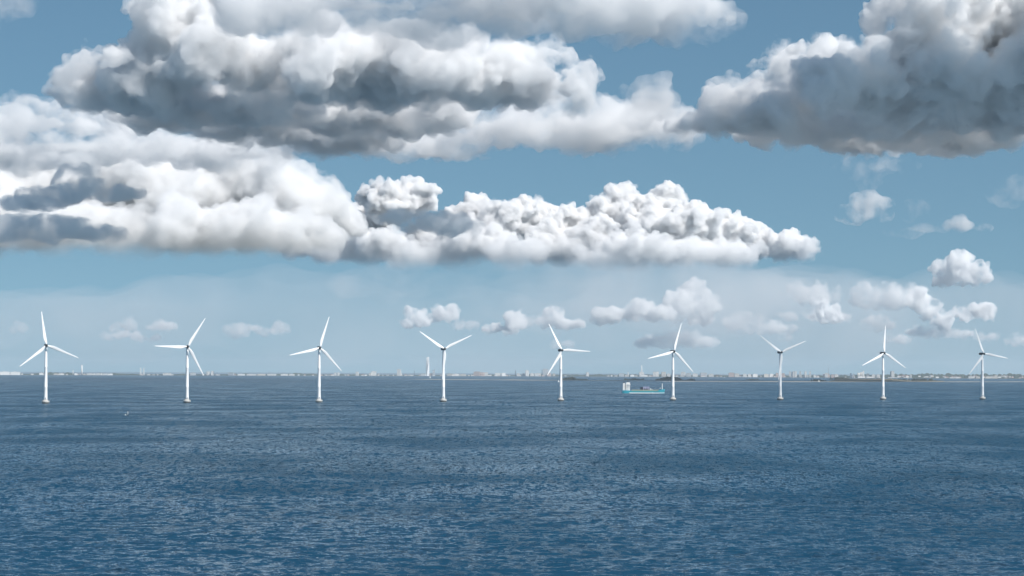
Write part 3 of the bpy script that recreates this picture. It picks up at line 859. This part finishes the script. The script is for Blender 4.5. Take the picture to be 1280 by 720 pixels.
bm_obj('deck_load', bm, m_dark, ship)
gn = []
bm = bmesh.new()
for x in (-.2, 3.0, 6.2, 9.2):
    for y in (-4.6, 4.6): tube(bm, (x, y, 6.5), (x, y, 11.6), .28, .28, 6)
for y in (-4.6, 4.6):
    tube(bm, (-.2, y, 11.4), (9.2, y, 11.4), .35, .35, 6); tube(bm, (-.2, y, 9.0), (9.2, y, 9.0), .25, .25, 6)
    for x in (-.2, 3.0, 6.2): tube(bm, (x, y, 9.0), (x + 3.1, y, 11.4), .2, .2, 6)
for x in (-.2, 9.2): tube(bm, (x, -4.6, 11.4), (x, 4.6, 11.4), .35, .35, 6)
gt = bm_obj('hatch_gantry', bm, m_lil, ship)
bm = bmesh.new(); box(bm, .4, 4.6, -3.9, 3.9, 6.6, 8.6); box(bm, 5.2, 8.8, -3.9, 3.9, 6.6, 10.0); bm_obj('gantry_machinery', bm, m_dark, gt)
bm = bmesh.new(); box(bm, 11.5, 12.6, -2, 2, 6.52, 8.8); box(bm, 14.2, 15.2, -1.5, 1.5, 6.52, 8.0); bm_obj('deck_box', bm, m_swhite, ship)
bm = bmesh.new(); tube(bm, (32.6, 0, 6.8), (32.6, 0, 17.6), .8, .6, 10); tube(bm, (32.6, -1.6, 14.4), (32.6, 1.6, 14.4), .15, .15, 6); bm_obj('foremast', bm, m_swhite, ship)
bm = bmesh.new(); tube(bm, (29.4, -2, 7.6), (29.4, 2, 7.6), .9, .9, 10); box(bm, 28.3, 30.6, -2.4, 2.4, 6.3, 7.1); bm_obj('windlass', bm, m_dark, ship)
bm = bmesh.new(); box(bm, 28.2, 30.0, -.6, .6, 8.7, 9.9); tube(bm, (29.1, 0, 7.0), (29.1, 0, 8.8), .15, .15, 6); bm_obj('bow_locker', bm, m_swhite, ship)
bm = bmesh.new()
for k in range(30):
    x = -37 + k * 2.0
    if x > 24: break
    for y in (-5.9, 5.9): tube(bm, (x, y, sheer(x)), (x, y, sheer(x) + 1.0), .05, .05, 4)
bm_obj('deck_railing', bm, m_swhite, ship)
# wake: broken foam trailing astern and along the side
bm = bmesh.new()
r9 = np.random.default_rng(9)
for k in range(110):
    x = -40 - k * 1.25 * (1 + .01 * k) + r9.uniform(-1, 1)
    w_ = r9.uniform(.5, 1.8) * max(.3, 1 - k / 130); l_ = r9.uniform(.8, 3.2)
    if r9.uniform() < .75 - k / 220:
        y = r9.normal(0, 1.6 + k * .03)
        v = [bm.verts.new((x + l_ * math.cos(a) * r9.uniform(.7, 1), y + w_ * math.sin(a) * 2.2, .30)) for a in np.linspace(0, 2 * math.pi, 9)[:-1]]
        bm.faces.new(v)
for k in range(70):
    x = -36 + k * 1.05; y = -6.6 - r9.uniform(0, 1.4)
    v = [bm.verts.new((x + 1.2 * math.cos(a), y + .8 * math.sin(a), .30)) for a in np.linspace(0, 2 * math.pi, 9)[:-1]]
    bm.faces.new(v)
wk = bm_obj('wake', bm, m_foam, None, loc=(X(804.6, SD_), SD_, 0)); wk.rotation_euler = ship.rotation_euler
tag(wk, 'white foam trailing from the turquoise ship', None, None, 'stuff')

# ------------------------------------------------------------------ small craft and buoy
def spar_buoy(px, py):
    D = depth_on_water(px, py)
    r = empty('spar_buoy', (X(px, D), D, 0), 0)
    bm = bmesh.new(); lathe(bm, [(.10, -1), (.75, -.5), (.85, .25), (.70, .45), (.25, .55)], 16); bm_obj('float', bm, m_wet, r, True)
    bm = bmesh.new(); lathe(bm, [(.26, .5), (.24, 3.2), (.18, 3.3)], 14); bm_obj('pole', bm, m_swhite, r, True)
    bm = bmesh.new(); lathe(bm, [(.10, 3.28), (.34, 3.35), (.02, 4.0)], 12); bm_obj('topmark', bm, m_dark, r)
    tag(r, 'white spar buoy standing alone in the water', 'buoy')
spar_buoy(160.2, 519.3)
bm = bmesh.new(); lathe(bm, [(.15, -.3), (.55, -.1), (.55, .35), (.2, .6)], 14)
Db = depth_on_water(157.3, 518.9)
tag(bm_obj('marker_float', bm, m_swhite, None, True, (X(157.3, Db), Db, 0)), 'tiny white ball float beside the spar buoy', 'float')

m_sail = pmat('sail_cloth', (0.80, 0.80, 0.78), .8, var=.06)
def sailboat(px, py, hgt, lab):
    D = depth_on_water(px, py)
    r = empty('sailing_boat', (X(px, D), D, 0), math.radians(35))
    bm = bmesh.new()
    vs = []
    for x, w_ in ((-4.5, 1.1), (-2, 1.6), (1.5, 1.4), (5.2, .1)):
        vs.append([bm.verts.new(p) for p in ((x, -w_, 1.1), (x * .9, -w_ * .4, -.4), (x * .9, w_ * .4, -.4), (x, w_, 1.1))])
    for a, b in zip(vs, vs[1:]):
        for k in range(4): bm.faces.new((a[k], a[(k + 1) % 4], b[(k + 1) % 4], b[k]))
    bm.faces.new(vs[0]); bm.faces.new(vs[-1][::-1])
    bm_obj('hull', bm, m_swhite, r)
    bm = bmesh.new(); tube(bm, (.6, 0, 1), (.6, 0, hgt + .5), .12, .07, 6); tube(bm, (.6, 0, 2.2), (-4, 0, 2.2), .08, .07, 6); bm_obj('mast', bm, m_rail, r)
    for nm, tri in (('mainsail', ((.4, 0, 2.5), (-4, .35, 2.5), (.4, 0, hgt))), ('foresail', ((.9, .1, hgt * .8), (5, 0, 1.4), (.7, .5, 1.7)))):
        bm = bmesh.new()
        A = [bm.verts.new(p) for p in tri]; B = [bm.verts.new((p[0], p[1] + .06, p[2])) for p in tri]
        bm.faces.new(A); bm.faces.new(B[::-1])
        for k in range(3): bm.faces.new((A[k], A[(k + 1) % 3], B[(k + 1) % 3], B[k]))
        bm_obj(nm, bm, m_sail, r)
    tag(r, lab, 'sailing boat', 'small white sailing boats far out')
sailboat(537.6, 472.8, 14, 'tiny white sailing boat in front of the twisted tower')
sailboat(698.3, 477.9, 9, 'tiny white sailing boat beside the turbine by the wooded islet')
sailboat(905.5, 471.9, 9, 'tiny white sailing boat close under the far shore')
sailboat(1023.5, 477.2, 7, 'tiny white sailing boat beside the pair of dark bushes')
sailboat(1135.0, 474.8, 11, 'tiny white sailing boat behind the round tree clump')

# ------------------------------------------------------------------ the far city
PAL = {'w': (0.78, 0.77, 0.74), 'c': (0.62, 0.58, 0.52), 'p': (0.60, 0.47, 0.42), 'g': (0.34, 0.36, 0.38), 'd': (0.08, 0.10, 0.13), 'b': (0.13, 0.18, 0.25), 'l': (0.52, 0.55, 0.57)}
BM = {k: pmat('facade_' + n, PAL[k], .75, var=.15, scale=.05) for k, n in zip('wcpgdbl', ('white', 'cream', 'brick_pink', 'grey', 'dark', 'slate_blue', 'pale_grey'))}
m_roof = pmat('flat_roof_felt', (0.16, 0.16, 0.17), .9, var=.3, scale=.05)
m_tile = pmat('clay_roof', (0.24, 0.11, 0.075), .85, var=.3, scale=.1)
m_win = pmat('facade_glass', (0.05, 0.065, 0.08), .2, var=.3, scale=.05)

def building(x0, x1, yt, col, lab, group=None, yb=None, off=60, dep=None, name='building', windows=True):
    px = (x0 + x1) / 2
    D = coast_D(px) + off
    w_ = (x1 - x0) * D / F
    zt = Z(px, yt, D)
    zb_ = 0.8
    dep = dep or max(12, min(w_, 28))
    r = empty(name, (X(px, D), D, zb_), math.radians(random.uniform(-14, 14)))
    h = max(5, zt - zb_)
    bm = bmesh.new(); box(bm, -w_ / 2, w_ / 2, 0, dep, 0, h)
    wl = bm_obj('wall', bm, BM[col], r)
    bm = bmesh.new(); box(bm, -w_ / 2 - .3, w_ / 2 + .3, -.3, dep + .3, h + .02, h + .9)
    rf = bm_obj('roof', bm, m_roof, r)
    if h > 12 and w_ > 14:
        bm = bmesh.new(); box(bm, -w_ * .18, w_ * .12, dep * .3, dep * .7, h + .92, h + 3.6); bm_obj('roof_house', bm, BM[col], rf)
    if windows and h > 9:
        nf = max(2, min(9, int(h / 7)))
        for k in range(nf):
            z = h * (k + .45) / nf
            bm = bmesh.new(); box(bm, -w_ * .44, w_ * .44, -.25, .2, z, z + h / nf * .26); bm_obj('window_strip', bm, m_win, wl)
    tag(r, lab, 'building', group)
    return r

def chimney(px, yt, wid, col, lab, off=200, cat='chimney', name='chimney'):
    D = coast_D(px) + off
    zt = Z(px, yt, D); rad = wid * D / F / 2
    r = empty(name, (X(px, D), D, .8))
    bm = bmesh.new(); lathe(bm, [(rad * 1.15, 0), (rad, zt * .4), (rad * .8, zt - 3)], 16); sh = bm_obj('shaft', bm, BM[col], r, True)
    bm = bmesh.new(); lathe(bm, [(rad * .9, zt - 2.98), (rad * .92, zt - .6), (rad * .75, zt)], 16); bm_obj('cap', bm, BM['d'] if col != 'd' else BM['g'], r, True)
    tag(r, lab, cat)

# twisted residential tower: nine stacked cubes turning a quarter as they rise, with a spine
def twisted_tower(px, yt, yb):
    D = coast_D(px) + 150
    H_ = Z(px, yt, D); wd = 3.6 * D / F
    r = empty('twisted_tower', (X(px, D), D, .8))
    n = 9; ch = H_ / n
    for k in range(n):
        bm = bmesh.new()
        steps = 4; rings = []
        for s_ in range(steps + 1):
            q = (k + s_ / steps * .93) / n
            a = math.radians(10 + 90 * q); hw = wd / 2 * (1 - .10 * q)
            pts_ = [(-hw, -hw), (hw * .75, -hw), (hw * 1.1, 0), (hw * .75, hw), (-hw, hw)]
            z = k * ch + ch * .90 * s_ / steps
            rings.append([bm.verts.new((x * math.cos(a) - y * math.sin(a), x * math.sin(a) + y * math.cos(a), z)) for x, y in pts_])
        for A, B in zip(rings, rings[1:]):
            for i in range(5):
                j = (i + 1) % 5
                bm.faces.new((A[i], A[j], B[j], B[i]))
        bm.faces.new(rings[0][::-1]); bm.faces.new(rings[-1])
        cu = bm_obj('cube_section', bm, m_white, r)
        bm = bmesh.new(); a = math.radians(10 + 90 * (k + .95) / n)
        tube(bm, (0, 0, k * ch + ch * .9), (0, 0, (k + 1) * ch), wd * .36, wd * .36, 12); bm_obj('recessed_floor', bm, BM['g'], cu)
    bm = bmesh.new()
    for k in range(18):
        q0, q1 = k / 18, (k + 1) / 18
        a0, a1 = math.radians(190 + 90 * q0), math.radians(190 + 90 * q1)
        rr = wd * .66
        tube(bm, (rr * math.cos(a0), rr * math.sin(a0), q0 * H_), (rr * math.cos(a1), rr * math.sin(a1), q1 * H_), .9, .9, 6)
    bm_obj('steel_spine', bm, m_swhite, r)
    tag(r, 'tall white twisted tower rising above the far city', 'tower')
twisted_tower(534.6, 446.2, 470)

GW = 'low white waterfront sheds on the far shore'
sheds = [(0, 12, 464.6), (13, 25, 464.8), (49, 54, 466.0), (67, 73, 466.9), (74, 80, 466.9), (93, 97, 466.9), (108, 118, 466.8), (119, 127, 466.7), (128, 136, 467.0), (137, 141, 467.2), (297, 306, 467.5),
         (308, 320, 467.7), (322, 332, 467.6), (334, 345, 467.6), (351, 360, 467.8), (361, 368, 467.7), (559, 566, 467.2), (567, 574, 467.4), (575, 582, 467.6), (619, 626, 466.4), (627, 632, 466.3),
         (781, 786, 468.6), (788, 793, 468.6), (801, 809, 468.8), (929, 933, 467.3), (935, 939, 467.6), (941, 947, 467.6), (955, 961, 467.7), (962, 967, 467.5), (1072, 1082, 470.6), (1083, 1092, 470.8), (1110, 1124, 471.6),
         (1187, 1194, 471.6), (1195, 1200, 471.4), (1232, 1239, 470.7), (1240, 1247, 470.6)]
for x0, x1, yt in sheds:
    cc = 'w' if random.random() < .75 else 'c'
    building(x0, x1, yt, cc, 'low %s flat shed in the waterfront row on the far shore' % ('white' if cc == 'w' else 'cream'), GW, off=random.uniform(0, 90), dep=20, windows=False, name='waterfront_shed')
NAMED = [
    (204, 214, 466.6, 'w', 'long brilliant white shed alone on the shore by the level bladed turbine'),
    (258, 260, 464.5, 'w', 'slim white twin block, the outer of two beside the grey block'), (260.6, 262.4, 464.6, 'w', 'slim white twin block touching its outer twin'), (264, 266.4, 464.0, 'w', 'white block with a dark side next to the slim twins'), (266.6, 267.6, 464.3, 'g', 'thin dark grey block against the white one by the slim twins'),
    (285, 292, 465.8, 'l', 'pale grey cluster block between the twin blocks and the long sheds'), (238, 245, 466.0, 'l', 'pale low block just behind the level bladed turbine tower'),
    (418, 420.5, 465.8, 'w', 'small white cube near the steep bladed turbine'), (422, 424.4, 465.6, 'w', 'second small white cube near the steep bladed turbine'),
    (444.5, 448, 464.8, 'w', 'white block with a rounded look in a gap of trees'), (464, 470.5, 464.2, 'w', 'wide white slab house above lower roofs'), (461, 464, 466.4, 'w', 'low white annex beside the wide white slab'), (472, 474.4, 466.8, 'l', 'small pale house just past the wide white slab'),
    (496.2, 501, 461.7, 'w', 'tall broad white block standing well clear of the roofs'), (499, 502, 466.8, 'w', 'low white foot of the tall broad block'),
    (526, 532, 467.4, 'w', 'low white house at the foot of the twisted tower'), (537, 541, 466.8, 'p', 'low brick house at the foot of the twisted tower'), (540.5, 543.5, 463.0, 'l', 'pale stepped block just behind the twisted tower'),
    (592, 600, 464.6, 'p', 'pinkish long block past the Y shaped turbine'), (601, 606, 465.6, 'p', 'lower pinkish block with a ragged roofline'), (606, 610, 465.4, 'w', 'white block at the end of the pinkish pair'),
    (646, 650, 466.8, 'w', 'low white hall between chimney and square block'), (652, 656.5, 467.0, 'l', 'grey white hall beside the square block'), (657, 661.2, 463.0, 'w', 'square white block rising between two dark chimneys'),
    (663, 668, 466.8, 'w', 'low white works hall before the taller dark chimney'), (669, 676, 466.6, 'w', 'long white works hall touching the taller dark chimney'), (679, 685.5, 461.2, 'l', 'pale grey large slab behind the taller dark chimney'),
    (684.5, 688.5, 466.2, 'p', 'pinkish house under a turbine blade tip'), (691, 694, 467.0, 'c', 'cream house beside the pinkish house under the blade tip'), (733, 736.2, 465.4, 'w', 'lone bright white block among dark trees'),
    (774, 780, 466.8, 'l', 'pale block behind the ship bridge'), (799.3, 805, 465.0, 'w', 'wide white power house under the tall pale stack'), (816.5, 819.5, 464.7, 'w', 'white block, first of a close pair by the power house'), (820, 823.5, 464.6, 'w', 'white block, second of the close pair by the power house'), (827, 832.5, 465.0, 'c', 'cream block just before the turbine by the ship'),
    (834, 838, 467.2, 'w', 'low white house right behind the turbine by the ship'), (851, 857, 465.0, 'w', 'white block above the broad wooded island'), (858, 864, 466.6, 'l', 'pale low block past the white block above the wooded island'), (866, 872, 467.0, 'w', 'low white block behind the small round islet'), (876, 884, 466.0, 'l', 'pale long block in the trees past the small islet'), (886, 892, 467.4, 'w', 'white low house past the small islet'),
    (911, 918, 466.0, 'p', 'pinkish white long block in the trees'), (918.5, 924, 467.0, 'c', 'cream lower wing of the pinkish long block'), (970, 973, 466.4, 'p', 'brick house hidden partly by the grey Y shaped turbine'), (977, 981, 466.8, 'p', 'brick house peeping out past the grey Y shaped turbine'),
    (986.2, 988.6, 464.4, 'w', 'white tower block, outermost of the row of six'), (991, 993.2, 464.2, 'w', 'white tower block, half of the touching pair in the row of six'), (993.8, 996, 464.3, 'w', 'white tower block, other half of the touching pair in the row of six'), (999, 1001.4, 464.3, 'w', 'white tower block in the middle of the row of six'), (1006, 1008.3, 464.3, 'w', 'white tower block, fifth from the grey Y shaped turbine'), (1011.4, 1013.8, 464.2, 'w', 'white tower block, farthest of the six from the Y shaped turbine'),
    (989.6, 991, 464.8, 'b', 'slate grey slab wedged against the touching pair of tower blocks'), (998, 1000.4, 468.6, 'l', 'low pale block below the row of six towers'), (1004, 1006.6, 468.8, 'w', 'low white block below the fifth tower'), (1008, 1010.6, 468.9, 'w', 'low white block below the gap after the fifth tower'), (1017, 1020, 468.8, 'w', 'bright low white cube past the six towers'),
    (1029, 1037, 467.6, 'p', 'pinkish block around the foot of the thin grey mast'), (1031, 1035, 466.4, 'w', 'white upper storey behind the pinkish block by the mast'), (1039, 1043, 468.3, 'p', 'pinkish wing before the dark hump of trees'), (1043.5, 1048, 468.0, 'w', 'whitish gabled wing before the dark hump of trees'),
    (1063, 1064.5, 466.6, 'b', 'slim slate blue tower next to the grain silos'), (1066, 1068, 467.4, 'l', 'small pale tower next to the slim slate one'), (1083, 1086.5, 467.2, 'g', 'grey block just past the grain silos'),
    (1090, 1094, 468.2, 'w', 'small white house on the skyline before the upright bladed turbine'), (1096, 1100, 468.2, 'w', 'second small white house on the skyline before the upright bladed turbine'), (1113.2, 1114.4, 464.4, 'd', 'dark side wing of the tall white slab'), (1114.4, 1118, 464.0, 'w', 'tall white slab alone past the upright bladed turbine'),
    (1137, 1139.4, 468.3, 'w', 'bright white house on the ridge past the tall slab'), (1162, 1163.6, 468.4, 'l', 'pale narrow tower in the hillside trees'), (1211, 1218, 470.2, 'w', 'white terrace just before the last turbine'), (1220, 1225, 470.8, 'c', 'cream terrace touching the last turbine tower')]
for x0, x1, yt, col, lab in NAMED:
    building(x0, x1, yt, col, lab, off=random.uniform(90, 190))

def silos():
    px = 1075.5; D = coast_D(px) + 160
    r = empty('grain_silo', (X(px, D), D, .8))
    for k, (x, yt, wd) in enumerate(((1072.4, 466.0, 1.8), (1074.2, 466.2, 1.8), (1076, 465.4, 1.8), (1077.8, 464.9, 1.8))):
        rad = wd * D / F / 2; h = Z(x, yt, D); cx = X(x, D) - X(px, D)
        bm = bmesh.new(); lathe(bm, [(rad, 0), (rad, h - 4), (rad * .3, h)], 16, cx, 0); bm_obj('silo_bin', bm, BM['w'] if k % 2 else BM['c'], r, True)
    h = Z(1079.4, 463.7, D); x = X(1079.4, D) - X(px, D)
    bm = bmesh.new(); box(bm, x - 6, x + 6, -8, 8, 0, h); bm_obj('elevator_tower', bm, BM['w'], r)
    tag(r, 'cluster of white grain silos with a taller elevator tower', 'silo')
silos()
chimney(644.5, 462.9, .9, 'd', 'shorter dark chimney by the low white hall')
chimney(677.6, 462.0, .9, 'd', 'taller dark chimney by the pale grey slab')
chimney(802.2, 456.4, 1.1, 'w', 'very tall pale power station stack')
chimney(102.3, 456.0, 1.8, 'w', 'stout white stack on the far shore near the first turbine')
chimney(91.2, 462.2, .9, 'w', 'small white stack beside the stout white stack')
chimney(785.2, 464.6, 1.2, 'w', 'short white tower behind the ship bridge', cat='tower', name='water_tower')
chimney(517.8, 463.4, .9, 'b', 'slim dark spire left of the twisted tower'.replace('left of', 'near'), cat='spire', name='church_spire')

def mast(px, yt, lab, arms=3):
    D = coast_D(px) + 260; h = Z(px, yt, D); w_ = 3.2
    r = empty('lattice_mast', (X(px, D), D, .8))
    bm = bmesh.new()
    for sx, sy in ((-1, -1), (1, -1), (0, 1)): tube(bm, (sx * w_, sy * w_, 0), (sx * .8, sy * .8, h * .85), .7, .5, 5)
    n = 12
    for k in range(n):
        q0, q1 = k / n * .85, (k + 1) / n * .85
        a = w_ + (.8 - w_) * q0 / .85; b = w_ + (.8 - w_) * q1 / .85
        tube(bm, (-a, -a, h * q0), (b, -b, h * q1), .35, .35, 4); tube(bm, (a, -a, h * q0), (0, b, h * q1), .35, .35, 4)
    bm_obj('lattice', bm, BM['g'], r)
    bm = bmesh.new(); tube(bm, (0, 0, h * .83), (0, 0, h), .8, .4, 6); bm_obj('antenna', bm, BM['g'], r)
    tag(r, lab, 'mast')
mast(1035.6, 456.4, 'thin grey lattice mast behind the pinkish block')
mast(336.5, 463.0, 'short lattice mast above the long waterfront sheds')
mast(543.0, 459.6, 'pale lattice mast just behind the twisted tower')

def harbour_crane(px, yt, jib, lab):
    D = coast_D(px) + 100; h = Z(px, yt, D); u = D / F
    r = empty('harbour_crane', (X(px, D), D, .8))
    bm = bmesh.new()
    for sx in (-.45, .45):
        tube(bm, (sx * u * 1.6, -6, 0), (sx * u * .9, -2, h * .75), 1.8, 1.5, 6); tube(bm, (sx * u * 1.6, 14, 0), (sx * u * .9, 4, h * .75), 1.8, 1.5, 6)
    tube(bm, (-.7 * u, -4, h * .3), (.7 * u, -4, h * .3), 1.4, 1.4, 6)
    bm_obj('portal', bm, BM['w'], r)
    bm = bmesh.new(); box(bm, -.6 * u, .6 * u, -6, 8, h * .72, h * .86); bm_obj('machine_house', bm, BM['w'], r)
    bm = bmesh.new(); tube(bm, (0, 0, h * .85), (jib * u, -4, h * .85 + abs(jib) * u * .9), 1.6, 1.0, 6); tube(bm, (0, 0, h * .85), (0, 0, h * 1.05), 1.3, 1.0, 6); bm_obj('jib', bm, BM['w'], r)
    tag(r, lab, 'crane')
harbour_crane(175.8, 459.0, .3, 'white harbour crane with its jib almost folded upright')
harbour_crane(179.6, 460.0, 3.0, 'white harbour crane with its jib raised sideways')

# many small houses scattered in the trees of the far shore
GH = 'small houses scattered along the far shore'
hr = random.Random(4)
protos = []
for k in range(8):
    w_ = hr.uniform(11, 26); dp = hr.uniform(10, 14); h = hr.uniform(6, 13); rh = hr.uniform(2.5, 5)
    bm = bmesh.new(); box(bm, -w_ / 2, w_ / 2, -dp / 2, dp / 2, 0, h)
    n0 = len(bm.faces)
    v = [bm.verts.new(p) for p in ((-w_ / 2 - .4, -dp / 2 - .5, h + .02), (w_ / 2 + .4, -dp / 2 - .5, h + .02), (w_ / 2 + .4, dp / 2 + .5, h + .02), (-w_ / 2 - .4, dp / 2 + .5, h + .02), (-w_ / 2 - .4, 0, h + rh), (w_ / 2 + .4, 0, h + rh))]
    for f in ((0, 1, 5, 4), (2, 3, 4, 5), (0, 4, 3), (1, 2, 5), (3, 2, 1, 0)): bm.faces.new([v[i] for i in f])
    bm.faces.ensure_lookup_table()
    for f in bm.faces[n0:]: f.material_index = 1
    me = bpy.data.meshes.new('house'); bmesh.ops.recalc_face_normals(bm, faces=bm.faces); bm.to_mesh(me); bm.free()
    me.materials.append(BM['wwwcclwp'[k]]); me.materials.append(m_roof if k % 3 else m_tile)
    protos.append(me)
for k in range(230):
    px = hr.uniform(2, 1278) if k < 120 else hr.choice((hr.uniform(845, 1000), hr.uniform(1125, 1278), hr.uniform(560, 640), hr.uniform(400, 520)))
    D = coast_D(px) + hr.uniform(20, 480)
    zoff = 0.8
    if px > 1120: zoff = hr.uniform(.8, 14); D = coast_D(px) + 480 + zoff * 10
    me = protos[hr.randrange(8)]
    o = bpy.data.objects.new('house', me); o.location = (X(px, D), D, zoff); o.rotation_euler = (0, 0, hr.uniform(-.5, .5)); s_ = hr.uniform(.8, 1.25); o.scale = (s_, s_, s_)
    C.objects.link(o)
    kk = protos.index(me)
    tag(o, 'small %s house with a %s roof among the trees of the far shore' % (('white', 'white', 'white', 'cream', 'cream', 'pale grey', 'white', 'pinkish')[kk], 'dark' if kk % 3 else 'red'), 'house', GH)

print("SCRIPT", round(time.time() - T0, 1), "TRIS", sum(len(m.loop_triangles) or len(m.polygons)*2 for m in {o.data for o in C.objects if o.type=="MESH"}))
